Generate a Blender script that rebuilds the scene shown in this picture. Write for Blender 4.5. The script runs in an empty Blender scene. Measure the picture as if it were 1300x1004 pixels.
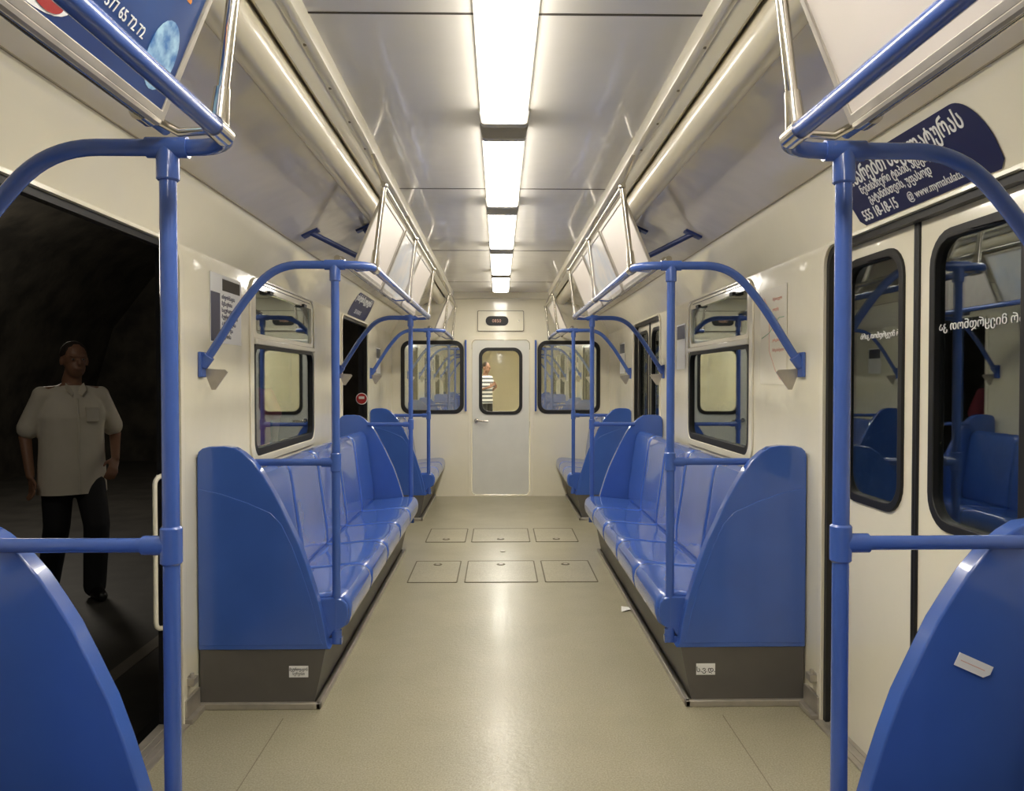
import bpy, bmesh, math, random
from mathutils import Vector as V, Matrix
random.seed(4)
C = bpy.context; col = C.scene.collection
PI = math.pi
# ------------------------------------------------------------ helpers
def lin(c):
    c = c/255.0
    return c/12.92 if c <= .04045 else ((c+.055)/1.055)**2.4
def rgb(r, g, b): return (lin(r), lin(g), lin(b), 1)
def mat(name, c, rough=.5, metal=0.0, coat=0.0, noise=0.0, nscale=6.0, bump=0.0, bscale=40.0, c2=None, spec=.5, wear=0.0):
    m = bpy.data.materials.new(name); m.use_nodes = True
    nt = m.node_tree; b = nt.nodes['Principled BSDF']
    b.inputs['Roughness'].default_value = rough; b.inputs['Metallic'].default_value = metal
    b.inputs['Coat Weight'].default_value = coat; b.inputs['Coat Roughness'].default_value = .05
    b.inputs['Specular IOR Level'].default_value = spec
    tc = nt.nodes.new('ShaderNodeTexCoord')
    n = nt.nodes.new('ShaderNodeTexNoise'); n.inputs['Scale'].default_value = nscale; n.inputs['Detail'].default_value = 6
    nt.links.new(tc.outputs['Object'], n.inputs['Vector'])
    r = nt.nodes.new('ShaderNodeValToRGB')
    r.color_ramp.elements[0].position = .35; r.color_ramp.elements[1].position = .65
    d = c2 if c2 else tuple(x*(1-noise) for x in c[:3])+(1,)
    r.color_ramp.elements[0].color = d; r.color_ramp.elements[1].color = c
    nt.links.new(n.outputs['Fac'], r.inputs['Fac']); nt.links.new(r.outputs['Color'], b.inputs['Base Color'])
    if wear:
        n3 = nt.nodes.new('ShaderNodeTexNoise'); n3.inputs['Scale'].default_value = 2.2; n3.inputs['Detail'].default_value = 8; n3.inputs['Roughness'].default_value = .65
        nt.links.new(tc.outputs['Object'], n3.inputs['Vector'])
        r3 = nt.nodes.new('ShaderNodeValToRGB'); r3.color_ramp.elements[0].position = .3; r3.color_ramp.elements[1].position = .7
        r3.color_ramp.elements[0].color = (1-wear, 1-wear*.95, 1-wear*1.1, 1); r3.color_ramp.elements[1].color = (1, 1, 1, 1)
        mx = nt.nodes.new('ShaderNodeMixRGB'); mx.blend_type = 'MULTIPLY'; mx.inputs[0].default_value = 1
        nt.links.new(n3.outputs['Fac'], r3.inputs['Fac']); nt.links.new(r.outputs['Color'], mx.inputs[1]); nt.links.new(r3.outputs['Color'], mx.inputs[2])
        nt.links.new(mx.outputs[0], b.inputs['Base Color'])
        mr = nt.nodes.new('ShaderNodeMapRange'); mr.inputs['To Min'].default_value = rough+.10; mr.inputs['To Max'].default_value = rough-.06
        nt.links.new(n3.outputs['Fac'], mr.inputs['Value']); nt.links.new(mr.outputs[0], b.inputs['Roughness'])
    if bump:
        n2 = nt.nodes.new('ShaderNodeTexNoise'); n2.inputs['Scale'].default_value = bscale
        nt.links.new(tc.outputs['Object'], n2.inputs['Vector'])
        bp = nt.nodes.new('ShaderNodeBump'); bp.inputs['Strength'].default_value = bump; bp.inputs['Distance'].default_value = .02
        nt.links.new(n2.outputs['Fac'], bp.inputs['Height']); nt.links.new(bp.outputs['Normal'], b.inputs['Normal'])
        if coat: nt.links.new(bp.outputs['Normal'], b.inputs['Coat Normal'])
    return m
def glass(name, fac, tint=(.75, .8, .78, 1)):
    m = bpy.data.materials.new(name); m.use_nodes = True; nt = m.node_tree; nt.nodes.clear()
    o = nt.nodes.new('ShaderNodeOutputMaterial'); mx = nt.nodes.new('ShaderNodeMixShader')
    t = nt.nodes.new('ShaderNodeBsdfTransparent'); g = nt.nodes.new('ShaderNodeBsdfGlossy')
    t.inputs[0].default_value = tint; g.inputs['Roughness'].default_value = .015
    g.inputs['Color'].default_value = (.88, .92, .92, 1)
    mx.inputs[0].default_value = fac
    nt.links.new(t.outputs[0], mx.inputs[1]); nt.links.new(g.outputs[0], mx.inputs[2]); nt.links.new(mx.outputs[0], o.inputs[0])
    return m
def emis(name, c, s):
    m = bpy.data.materials.new(name); m.use_nodes = True; nt = m.node_tree; nt.nodes.clear()
    o = nt.nodes.new('ShaderNodeOutputMaterial'); e = nt.nodes.new('ShaderNodeEmission')
    e.inputs[0].default_value = c; e.inputs[1].default_value = s
    nt.links.new(e.outputs[0], o.inputs[0]); return m

M = {}
M['cream'] = mat('cream_plastic', rgb(248, 241, 216), .20, coat=.5, noise=.04, nscale=3, bump=.09, bscale=5)
M['cream2'] = mat('cream_trim', rgb(250, 243, 220), .16, coat=.6, noise=.03, nscale=3, bump=.05, bscale=6)
M['duct'] = mat('cream_duct', rgb(246, 237, 210), .24, coat=.5, noise=.05, nscale=4)
M['cove'] = mat('glossy_cove', rgb(246, 236, 212), .12, metal=.04, coat=.7, noise=.04, nscale=3, bump=.30, bscale=3.5)
M['ceil'] = mat('ceiling_laminate', rgb(242, 238, 230), .24, metal=.0, coat=.6, noise=.04, nscale=2, bump=.12, bscale=4)
M['seam'] = mat('dark_seam', rgb(70, 64, 55), .6)
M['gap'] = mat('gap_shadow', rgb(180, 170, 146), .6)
M['joint'] = mat('joint_line', rgb(130, 120, 100), .6)
M['floor'] = mat('floor_linoleum', rgb(184, 177, 151), .29, noise=.10, nscale=170, coat=.06, c2=rgb(156, 149, 123), bump=.05, bscale=45, wear=.14)
M['hatchline'] = mat('hatch_seam', rgb(104, 96, 74), .6)
M['hatch'] = mat('hatch_cover', rgb(186, 179, 154), .29, noise=.10, nscale=150, c2=rgb(160, 153, 128), bump=.05, bscale=45, wear=.12)
M['blue'] = mat('blue_seat_plastic', rgb(66, 102, 184), .22, coat=.6, noise=.08, nscale=5)
M['bluerail'] = mat('blue_painted_tube', rgb(70, 102, 180), .26, coat=.5, noise=.08, nscale=10)
M['chrome'] = mat('chrome', rgb(215, 210, 200), .16, metal=1.0, noise=.05)
M['alu'] = mat('aluminium', rgb(190, 183, 170), .35, metal=.5, noise=.15, nscale=20)
M['kick'] = mat('grey_kick', rgb(98, 94, 88), .5, noise=.15, nscale=6)
M['black'] = mat('black_rubber', rgb(20, 19, 18), .5)
M['doorgrey'] = mat('pale_grey_door', rgb(230, 229, 219), .3, coat=.2, noise=.04)
M['glass'] = glass('window_glass', .31)
M['dglass'] = glass('door_glass', .18)
M['eglass'] = glass('end_glass', .62, (.9, .92, .9, 1))
M['cglass'] = glass('clear_glass', .06, (.98, .99, .98, 1))
M['light'] = emis('lamp_diffuser', (1, .94, .84, 1), 25.0)
M['lightside'] = emis('lamp_side_glow', (1, .94, .84, 1), 9.5)
M['light2'] = emis('lamp_next_carriage', (1, .95, .87, 1), 30.0)
M['cap'] = mat('lamp_cap', rgb(190, 186, 176), .4)
M['navy'] = mat('navy_print', rgb(34, 36, 74), .35, coat=.2)
M['arm_reflection'] = mat('dark_blue_arm_reflection', rgb(34, 52, 108), .35, coat=.3)  # dark blue for the solid bars that imitate reflections in the cove
M['white'] = mat('white_print', rgb(245, 244, 240), .45)
M['paper'] = mat('poster_paper', rgb(226, 217, 206), .35, coat=.2, noise=.03)
M['adblue'] = mat('blue_advert', rgb(24, 70, 136), .3, coat=.3, nscale=3, c2=rgb(16, 44, 104))
M['adpale'] = mat('pale_blue_poster', rgb(190, 196, 204), .3, coat=.3, nscale=9, c2=rgb(215, 210, 204))
M['adlight'] = mat('light_blue_print', rgb(50, 115, 185), .4, nscale=38, c2=rgb(170, 212, 234))
M['orange'] = mat('orange_print', rgb(225, 140, 50), .4)
M['yellow'] = mat('yellow_print', rgb(230, 200, 70), .4)
M['red'] = mat('red_print', rgb(170, 44, 40), .45)
M['green'] = mat('green_print', rgb(165, 200, 160), .45)
M['palered'] = mat('faded_red_print', rgb(228, 178, 158), .45)
M['ink'] = mat('black_ink', rgb(30, 28, 28), .5)
M['mapwash'] = mat('map_sticker', rgb(245, 238, 217), .3, coat=.3)
M['skin'] = mat('skin', rgb(140, 102, 80), .5, noise=.08)
M['hair'] = mat('dark_hair', rgb(44, 34, 26), .7, noise=.3, nscale=60)
M['shirt'] = mat('white_shirt', rgb(215, 208, 192), .8, noise=.08, nscale=5, bump=.35, bscale=7)
M['pink'] = mat('pink_shirt', rgb(205, 95, 115), .8, noise=.1, nscale=6, bump=.2, bscale=8)
M['trouser'] = mat('black_trousers', rgb(24, 24, 28), .8, bump=.3, bscale=12)
M['shoe'] = mat('black_shoes', rgb(16, 14, 14), .4)
M['eye'] = mat('eye_white', rgb(150, 140, 130), .3)
M['rock'] = mat('dark_tunnel_wall', rgb(66, 62, 54), .9, noise=.7, nscale=2.5, bump=.8, bscale=5)
M['platform'] = mat('platform_floor', rgb(66, 64, 60), .6, noise=.4, nscale=4)
M['edge'] = mat('platform_edge', rgb(120, 114, 104), .6, noise=.2)
ms = mat('striped_shirt', rgb(225, 225, 225), .8); nt = ms.node_tree
tc = nt.nodes.new('ShaderNodeTexCoord'); sx = nt.nodes.new('ShaderNodeSeparateXYZ')
m1 = nt.nodes.new('ShaderNodeMath'); m1.operation = 'MULTIPLY'; m1.inputs[1].default_value = 12
m2 = nt.nodes.new('ShaderNodeMath'); m2.operation = 'FRACT'
rp = nt.nodes.new('ShaderNodeValToRGB'); rp.color_ramp.interpolation = 'CONSTANT'
rp.color_ramp.elements[0].color = rgb(225, 226, 226); rp.color_ramp.elements[1].color = rgb(60, 72, 84); rp.color_ramp.elements[1].position = .55
nt.links.new(tc.outputs['Object'], sx.inputs[0]); nt.links.new(sx.outputs[2], m1.inputs[0]); nt.links.new(m1.outputs[0], m2.inputs[0])
nt.links.new(m2.outputs[0], rp.inputs[0]); nt.links.new(rp.outputs[0], nt.nodes['Principled BSDF'].inputs['Base Color'])
M['stripe'] = ms

ORG = {}
def root(name, loc, label, cat, group=None, kind=None):
    o = bpy.data.objects.new(name, None); col.objects.link(o); o.location = loc; o.empty_display_size = .1
    ORG[o.name] = V(loc); tag(o, label, cat, group, kind); return o
def tag(o, label, cat, group=None, kind=None):
    o['label'] = label; o['category'] = cat
    if group: o['group'] = group
    if kind: o['kind'] = kind
def obj(name, bm, m, parent=None, bevel=0, smooth=True, origin=None, recalc=True):
    if recalc: bmesh.ops.recalc_face_normals(bm, faces=bm.faces)
    org = ORG[parent.name] if parent else V(origin) if origin else V((0, 0, 0))
    for v in bm.verts: v.co -= org
    me = bpy.data.meshes.new(name); bm.to_mesh(me); bm.free()
    if smooth:
        for p in me.polygons: p.use_smooth = True
        me.set_sharp_from_angle(angle=math.radians(38))
    me.materials.append(m)
    o = bpy.data.objects.new(name, me); col.objects.link(o)
    if parent: o.parent = parent
    else: o.location = org
    ORG[o.name] = org
    if bevel:
        b = o.modifiers.new('bevel', 'BEVEL'); b.width = bevel; b.segments = 3; b.limit_method = 'ANGLE'; b.angle_limit = math.radians(50)
    return o
def thing(name, bm, m, label, cat, group=None, kind=None, bevel=0, origin=None):
    if origin is None:
        xs = [v.co for v in bm.verts]
        origin = (sum(v.x for v in xs)/len(xs), sum(v.y for v in xs)/len(xs), min(v.z for v in xs))
    o = obj(name, bm, m, None, bevel, origin=origin); tag(o, label, cat, group, kind); return o
def struct(name, bm, m, bevel=0, parent=None, label=None):
    o = obj(name, bm, m, parent, bevel)
    if not parent:
        o['kind'] = 'structure'
        o['label'] = label or name.replace('_', ' '); o['category'] = name.split('_')[0]
    return o
def NB(): return bmesh.new()
def box(bm, x0, x1, y0, y1, z0, z1):
    vs = [bm.verts.new((x, y, z)) for x in (x0, x1) for y in (y0, y1) for z in (z0, z1)]
    for f in ((0, 1, 3, 2), (4, 6, 7, 5), (0, 4, 5, 1), (2, 3, 7, 6), (0, 2, 6, 4), (1, 5, 7, 3)): bm.faces.new([vs[i] for i in f])
    return bm
def fillet(pts, rad, n=7):
    pts = [V(p) for p in pts]; out = [pts[0]]
    for i in range(1, len(pts)-1):
        a, b, c = pts[i-1], pts[i], pts[i+1]
        r = min(rad, (a-b).length*.49, (c-b).length*.49)
        p = b+(a-b).normalized()*r; q = b+(c-b).normalized()*r
        for k in range(n+1):
            t = k/n; out.append(p*(1-t)**2+b*2*t*(1-t)+q*t*t)
    out.append(pts[-1]); return out
def sweep(bm, pts, r, seg=12):
    pts = [V(p) for p in pts]; n = len(pts)
    rs = r if isinstance(r, (list, tuple)) else [r]*n
    t0 = (pts[1]-pts[0]).normalized(); nv = t0.orthogonal().normalized(); prev = t0; rings = []
    for i in range(n):
        t = (pts[min(i+1, n-1)]-pts[max(i-1, 0)]).normalized()
        q = prev.rotation_difference(t); nv = (q @ nv).normalized(); prev = t; bn = t.cross(nv).normalized()
        rings.append([bm.verts.new(pts[i]+(nv*math.cos(2*PI*k/seg)+bn*math.sin(2*PI*k/seg))*rs[i]) for k in range(seg)])
    for a, b in zip(rings, rings[1:]):
        for k in range(seg): bm.faces.new((a[k], a[(k+1) % seg], b[(k+1) % seg], b[k]))
    bm.faces.new(rings[0][::-1]); bm.faces.new(rings[-1]); return bm
def ball(bm, c, r, rx=1, ry=1, rz=1, seg=14):
    d = bmesh.ops.create_uvsphere(bm, u_segments=seg, v_segments=seg-4, radius=1)
    for v in d['verts']: v.co = V((v.co.x*r*rx, v.co.y*r*ry, v.co.z*r*rz))+V(c)
def rr(u0, u1, v0, v1, r, n=6):
    out = []
    for cu, cv, a0 in ((u1-r, v1-r, 0), (u0+r, v1-r, 90), (u0+r, v0+r, 180), (u1-r, v0+r, 270)):
        for k in range(n+1):
            a = math.radians(a0+90*k/n); out.append((cu+r*math.cos(a), cv+r*math.sin(a)))
    return out
SIDE = lambda u, v, w: V((w, u, v))       # u = Y, v = Z, w = X
ENDF = lambda u, v, w: V((u, w, v))       # u = X, v = Z, w = Y
FLAT = lambda u, v, w: V((u, v, w))
def plate(bm, outline, holes, w0, w1, fr):
    cu = bpy.data.curves.new('tmp', 'CURVE'); cu.dimensions = '2D'; cu.fill_mode = 'BOTH'; cu.extrude = abs(w1-w0)/2
    for pl in [outline]+list(holes):
        s = cu.splines.new('POLY'); s.points.add(len(pl)-1); s.use_cyclic_u = True
        for p, q in zip(s.points, pl): p.co = (q[0], q[1], 0, 1)
    o = bpy.data.objects.new('tmp', cu); col.objects.link(o); dg = C.evaluated_depsgraph_get()
    me = bpy.data.meshes.new_from_object(o.evaluated_get(dg)); wm = (w0+w1)/2
    tb = NB(); tb.from_mesh(me)
    for v in tb.verts: v.co = fr(v.co.x, v.co.y, v.co.z+wm)
    bmesh.ops.remove_doubles(tb, verts=tb.verts, dist=1e-5)
    tb.to_mesh(me); tb.free(); bm.from_mesh(me)
    bpy.data.objects.remove(o); bpy.data.meshes.remove(me); return bm
def text(name, body, size, org, xd, yd, m, parent, ext=.0006, sx=1.0, align='LEFT', bold=0.0):
    cu = bpy.data.curves.new('t', 'FONT'); cu.body = body; cu.size = size; cu.extrude = ext; cu.align_x = align; cu.resolution_u = 3; cu.offset = bold
    o = bpy.data.objects.new('t', cu); col.objects.link(o); dg = C.evaluated_depsgraph_get()
    me = bpy.data.meshes.new_from_object(o.evaluated_get(dg)); bm = NB(); bm.from_mesh(me)
    xd = V(xd).normalized(); yd = V(yd).normalized(); nd = xd.cross(yd); org = V(org)
    for v in bm.verts: v.co = org+xd*v.co.x*sx+yd*v.co.y+nd*v.co.z
    bpy.data.objects.remove(o); bpy.data.meshes.remove(me)
    return obj(name, bm, m, parent, smooth=False, recalc=False)

# ------------------------------------------------------------ main dimensions
H = 1.29; XW = 1.2; ZW = 1.80; ZC = 2.25; YE = 8.6; YB = -3.0
POST = .668; RAIL = .53; ZR = 1.745
SEC = [(-1.10, 1.545), (3.10, 5.73), (7.17, YE)]
DOORS = [(1.74, 2.89), (5.87, 7.02)]

# ------------------------------------------------------------ setting
struct('floor', box(NB(), -1.285, 1.34, YB, YE, -.06, 0), M['floor'], label='beige linoleum carriage floor')
bm = box(NB(), -.525, .525, YB, YE, ZC, ZC+.03)
struct('ceiling', bm, M['ceil'], label='glossy grey ceiling panels above the aisle')
bm = NB()
for y in (-1.7, .15, 2.06, 3.93, 5.8, 7.65): box(bm, -.52, .52, y-.004, y+.004, ZC-.002, ZC+.004)
struct('trim_1', bm, M['seam'], label='dark seams between ceiling panels')
MID_WIN = (3.76, 4.95, .93, 1.765); NEAR_WIN = (-.38, .80, .93, 1.765)
def extr(bm, prof, y0, y1, s, closed=False):
    a = [bm.verts.new((s*x, y0, z)) for x, z in prof]; b = [bm.verts.new((s*x, y1, z)) for x, z in prof]
    n = len(prof)
    for i in range(n if closed else n-1): bm.faces.new((a[i], a[(i+1) % n], b[(i+1) % n], b[i]))
    if closed: bm.faces.new(a); bm.faces.new(b)
    return bm
k = 2
for s, side in ((-1, 'left'), (1, 'right')):
    outl = [(YB, 0)]
    for d0, d1 in DOORS:
        zt = 1.780; r = .07
        outl += [(d0, 0)]+[(d0+r-r*math.cos(a), zt-r+r*math.sin(a)) for a in [PI/2*i/6 for i in range(7)]]
        outl += [(d1-r+r*math.sin(a), zt-r+r*math.cos(a)) for a in [PI/2*i/6 for i in range(7)]]+[(d1, 0)]
    outl += [(YE, 0), (YE, ZW-.005), (YB, ZW-.005)]
    bm = plate(NB(), outl, [rr(*MID_WIN, .07), rr(*NEAR_WIN, .07)], s*XW, s*(XW+.028), SIDE)
    struct('wall_'+side, bm, M['cream'], label='cream glossy side wall on the '+side)
    pr = [(1.2, 1.790), (1.199, 1.800), (1.102, 1.975), (1.095, 1.988), (1.078, 2.0), (1.095, 2.015), (1.13, 1.99), (1.228, 1.81), (1.228, 1.790)]
    struct('trim_%d' % k, extr(NB(), pr, YB, YE, s, True), M['cream2'], label='cream sloped panel above the %s windows and doors' % side); k += 1
    pr = [(1.082, 2.0), (1.0, 2.04), (.85, 2.108), (.735, 2.160), (.735, 2.185), (.86, 2.133), (1.01, 2.068), (1.092, 2.02)]
    struct('trim_%d' % k, extr(NB(), pr, YB, YE, s, True), M['cove'], label='mirror-glossy sloping cove on the '+side); k += 1
    bm = sweep(NB(), [(s*1.079, YB, 1.998), (s*1.079, YE, 1.998)], .003, 8)
    struct('trim_%d' % k, bm, M['joint'], label='thin dark joint under the %s cove' % side); k += 1
    pr = [(.515, 2.262), (.52, 2.232), (.528, 2.215), (.545, 2.208), (.562, 2.212), (.585, 2.195), (.60, 2.19), (.612, 2.198), (.615, 2.225), (.58, 2.25), (.54, 2.27)]
    struct('trim_%d' % k, extr(NB(), pr, YB, YE, s, True), M['cream2'], label='cream moulding along the %s ceiling edge' % side); k += 1
    bm = sweep(NB(), [(s*.676, YB, 2.180), (s*.676, YE, 2.180)], .058, 24)
    struct('trim_%d' % k, bm, M['duct'], label='round cream duct along the %s ceiling edge' % side); k += 1
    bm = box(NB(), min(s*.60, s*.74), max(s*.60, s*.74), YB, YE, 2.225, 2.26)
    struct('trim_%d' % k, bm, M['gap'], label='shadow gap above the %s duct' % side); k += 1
    # row of small rivets along the moulding
    bm = NB(); yy = 1.2
    while yy < 8.4:
        sweep(bm, [(s*.5515, yy, 2.2125), (s*.5505, yy, 2.2055)], .0045, 8); yy += .32
    struct('trim_%d' % k, bm, M['joint'], label='small rivets along the %s ceiling moulding' % side); k += 1
    def arch(d0, d1, zt, r):
        return [(d0, 0)]+[(d0+r-r*math.cos(a), zt-r+r*math.sin(a)) for a in [PI/2*i/6 for i in range(7)]]+[(d1-r+r*math.sin(a), zt-r+r*math.cos(a)) for a in [PI/2*i/6 for i in range(7)]]+[(d1, 0)]
    for d0, d1 in DOORS:
        o1 = arch(d0-.035, d1+.035, 1.794, .09); i1 = arch(d0, d1, 1.780, .07)
        bm = plate(NB(), o1+i1[::-1], [], s*(XW-.008), s*XW, SIDE)
        struct('trim_%d' % k, bm, M['cream2'], .003, label='cream raised door surround on the %s wall' % side); k += 1
        o1 = arch(d0-.002, d1+.002, 1.782, .07); i1 = arch(d0+.022, d1-.022, 1.758, .06)
        bm = plate(NB(), o1+i1[::-1], [], s*(XW+.004), s*(XW+.032), SIDE)
        struct('trim_%d' % k, bm, M['black'], label='black rubber lining of a doorway on the %s wall' % side); k += 1
struct('wall_near', box(NB(), -1.24, 1.24, YB-.05, YB, 0, 2.3), M['cream'], label='cream wall behind the camera')
# end wall with door and two windows
WL = (-1.09, -.42, .925, 1.71); WR = (.42, 1.09, .925, 1.71)
bm = plate(NB(), [(-1.24, 0), (1.24, 0), (1.24, 2.3), (-1.24, 2.3)],
           [rr(*WL, .09), rr(*WR, .09), rr(-.325, .325, .012, 1.735, .05)], YE, YE+.05, ENDF)
struct('wall_far', bm, M['cream'], label='cream end wall of the carriage')
bm = plate(NB(), rr(-.36, .36, .0, 1.77, .05), [rr(-.322, .322, .01, 1.732, .05)], YE-.012, YE, ENDF)
struct('trim_%d' % k, bm, M['cream2'], .003, label='cream frame around the end door'); k += 1
pr = [(-1.2, 2.02), (-1.1, 2.06), (-.7, 2.17), (0, 2.19), (.7, 2.17), (1.1, 2.06), (1.2, 2.02), (1.2, 2.3), (-1.2, 2.3)]
bm = plate(NB(), pr, [], YE-.04, YE-.001, ENDF)
struct('trim_%d' % k, bm, M['cream2'], .01, label='arched cream header above the end wall'); k += 1
# end door
d = root('door_1', (0, YE, 0), 'pale grey end door with a rounded window', 'door', kind='structure')
obj('door_panel', plate(NB(), rr(-.316, .316, .018, 1.726, .045), [rr(-.235, .235, .91, 1.64, .09)], YE+.004, YE+.04, ENDF), M['doorgrey'], d, .003)
obj('window_rubber', plate(NB(), rr(-.24, .24, .905, 1.645, .095), [rr(-.205, .205, .94, 1.61, .075)], YE-.006, YE+.035, ENDF), M['black'], d, .003)
obj('window_pane', plate(NB(), rr(-.21, .21, .935, 1.615, .075), [], YE+.018, YE+.022, ENDF), M['cglass'], d)
bm = NB(); sweep(bm, fillet([(-.27, YE, .84), (-.27, YE-.045, .84), (-.14, YE-.045, .835)], .02), .011, 10)
sweep(bm, [(-.27, YE+.005, .84), (-.27, YE-.008, .84)], .024, 14)
obj('door_handle', bm, M['chrome'], d)
n = 1
for W, side in ((WL, 'left'), (WR, 'right')):
    bm = plate(NB(), rr(W[0]-.012, W[1]+.012, W[2]-.012, W[3]+.012, .1), [rr(W[0]+.03, W[1]-.03, W[2]+.03, W[3]-.03, .07)], YE-.01, YE+.03, ENDF)
    w = struct('window_%d' % n, bm, M['black'], .004, label='rounded window %s of the end door' % side); n += 1
    obj('window_pane', plate(NB(), rr(W[0]+.02, W[1]-.02, W[2]+.02, W[3]-.02, .07), [], YE+.012, YE+.016, ENDF), M['eglass'], w)
# side windows
for s, side in ((-1, 'left'), (1, 'right')):
    for W, pos in ((MID_WIN, 'far'), (NEAR_WIN, 'near')):
        y0, y1, z0, z1 = W
        bm = plate(NB(), rr(y0-.012, y1+.012, z0-.012, 1.468, .065), [rr(y0+.024, y1-.024, z0+.024, 1.445, .05)], s*(XW-.006), s*(XW+.026), SIDE)
        w = struct('window_%d' % n, bm, M['black'], .003, label='side window with a cream framed top vent on the %s wall' % side); n += 1
        obj('window_surround', plate(NB(), rr(y0-.06, y1+.06, z0-.05, z1+.020, .10), [rr(y0-.012, y1+.012, z0-.012, z1+.012, .08)], s*(XW-.010), s*XW, SIDE), M['cream2'], w, .004)
        obj('reveal', plate(NB(), rr(y0-.011, y1+.011, 1.47, z1+.011, .05), [rr(y0+.006, y1-.006, 1.476, z1-.006, .045)], s*(XW+.002), s*(XW+.03), SIDE), M['black'], w)
        vf = obj('vent_frame', plate(NB(), rr(y0+.006, y1-.006, 1.476, z1-.006, .045), [rr(y0+.034, y1-.034, 1.515, z1-.034, .03)], s*(XW-.004), s*(XW+.022), SIDE), M['cream2'], w, .004)
        obj('crossbar', box(NB(), *sorted((s*(XW-.018), s*(XW+.024))), y0+.0, y1-.0, 1.462, 1.492), M['cream2'], w, .006)
        obj('lower_pane', plate(NB(), rr(y0+.02, y1-.02, z0+.02, 1.45, .04), [], s*(XW+.010), s*(XW+.014), SIDE), M['glass'], w)
        obj('upper_pane', plate(NB(), rr(y0+.03, y1-.03, 1.51, z1-.03, .03), [], s*(XW+.008), s*(XW+.012), SIDE), M['glass'], w)
        for yy in (y0+.25, y1-.25):
            obj('vent_catch', box(NB(), *sorted((s*(XW-.02), s*(XW+.004))), yy-.03, yy+.03, 1.725, 1.742), M['black'], vf)
# closed sliding door leaves on the right
n = 2
for d0, d1 in DOORS:
    c = (d0+d1)/2
    for a, b, w0, w1, wh in ((c+.008, d1+.05, c+.085, d1-.09, 'far'), (d0-.05, c-.008, d0+.09, c-.085, 'near')):
        dr = root('door_%d' % n, (1.25, (a+b)/2, 0), 'cream sliding door leaf with a tall rounded window', 'door', kind='structure'); n += 1
        obj('door_panel', plate(NB(), rr(a, b, .008, 1.80, .01), [rr(w0, w1, .875, 1.70, .09)], 1.238, 1.268, SIDE), M['cream2'], dr, .003)
        obj('window_rubber', plate(NB(), rr(w0-.012, w1+.012, .863, 1.712, .1), [rr(w0+.016, w1-.016, .891, 1.684, .075)], 1.229, 1.262, SIDE), M['black'], dr, .004)
        gp = obj('window_pane', plate(NB(), rr(w0+.01, w1-.01, .885, 1.69, .08), [], 1.246, 1.250, SIDE), M['dglass'], dr)
        bm = box(NB(), 1.230, 1.268, *(sorted((c, c+.014 if wh == 'far' else c-.014))), .01, 1.79)
        obj('rubber_seal', bm, M['black'], dr, .003)
        if d0 < 3:
            text('lettering', 'არ მიეყრდნოთ კარს', .034 if wh == 'near' else .026, (1.2445, w0+.02, 1.43), (0, 1, 0), (0, 0, 1), M['white'], gp, sx=1.15 if wh == 'near' else 1.0)
# door sills
for s, side in ((-1, 'left'), (1, 'right')):
    for d0, d1 in DOORS:
        xo = 1.285 if s < 0 else 1.335
        bm = NB(); box(bm, *sorted((s*1.17, s*xo)), d0, d1, 0, .008)
        for q in range(3): box(bm, *sorted((s*(1.19+q*.03), s*(1.20+q*.03))), d0+.02, d1-.02, .008, .011)
        struct('trim_%d' % k, bm, M['alu'], label='ribbed metal sill of a doorway on the %s' % side); k += 1
for d0, d1 in DOORS:
    for a, b in ((d0-.5, d0-.004), (d1+.004, d1+.5)):
        bm = box(NB(), -1.285, -1.262, a, b, -.05, 1.95)
        ya = b-.02 if b < d1 else a
        box(bm, -1.262, -1.235, ya, ya+.02, -.05, 1.95)
        struct('trim_%d' % k, bm, M['black'], label='dark outer body panel beside an open doorway'); k += 1
    struct('trim_%d' % k, box(NB(), -1.285, -1.235, d0-.003, d1+.003, 1.80, 1.95), M['black'], label='dark outer header above an open doorway'); k += 1
for s, side in ((-1, 'left'), (1, 'right')):
    for y0, y1 in ((2.90, 3.035), (5.795, 5.865)):
        bm = NB(); box(bm, *sorted((s*1.165, s*1.2)), y0, y1, 0, .02); box(bm, *sorted((s*1.185, s*1.2)), y0, y1, .02, .09)
        o = struct('baseboard_%s' % side if y0 < 3 else 'trim_%d' % k, bm, M['alu'], .003, label='worn metal skirting on the %s' % side); k += 1
    bm = NB(); box(bm, *sorted((s*.84, s*.8425)), 1.62, 2.95, 0, .0012)
    struct('trim_%d' % k, bm, M['joint'], label='fine floor joint beside the %s doorway' % side); k += 1

# ------------------------------------------------------------ outside: platform on the left
struct('floor_platform', box(NB(), -7.5, -1.50, -4, 14, -.30, -.16), M['platform'], label='dark station platform')
struct('trim_%d' % k, box(NB(), -1.95, -1.87, -4, 14, -.159, -.156), M['edge'], label='pale line along the platform edge'); k += 1
bm = NB(); pr = [(-7.2, -.16), (-7.2, 1.2), (-6.9, 2.2), (-6.2, 3.1), (-5.0, 3.8), (-3.5, 4.1), (-2.0, 4.0)]
extr(bm, pr, -4, 14, 1); struct('wall_platform', bm, M['rock'], label='dark vaulted station wall')
struct('wall_platform_end', box(NB(), -7.2, -1.5, 14, 14.1, -.16, 4.2), M['rock'], label='dark far wall of the station')
struct('wall_tunnel', box(NB(), 2.6, 2.7, -4, 14, -1, 4), M['rock'], label='dark tunnel wall beyond the right doors')
r = root('safety_sign', (-1.27, 6.95, 1.02), 'round red and white safety sign in the far left doorway', 'sign')
fr = lambda u, v, t: V((-1.22-u, 6.99-t, v))
def disc(cu, cv, r_, n_=28): return [(cu+r_*math.cos(2*PI*i/n_), cv+r_*math.sin(2*PI*i/n_)) for i in range(n_)]
obj('mount', plate(NB(), disc(.03, 1.12, .052), [], -.004, 0, fr), M['white'], r)
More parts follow.
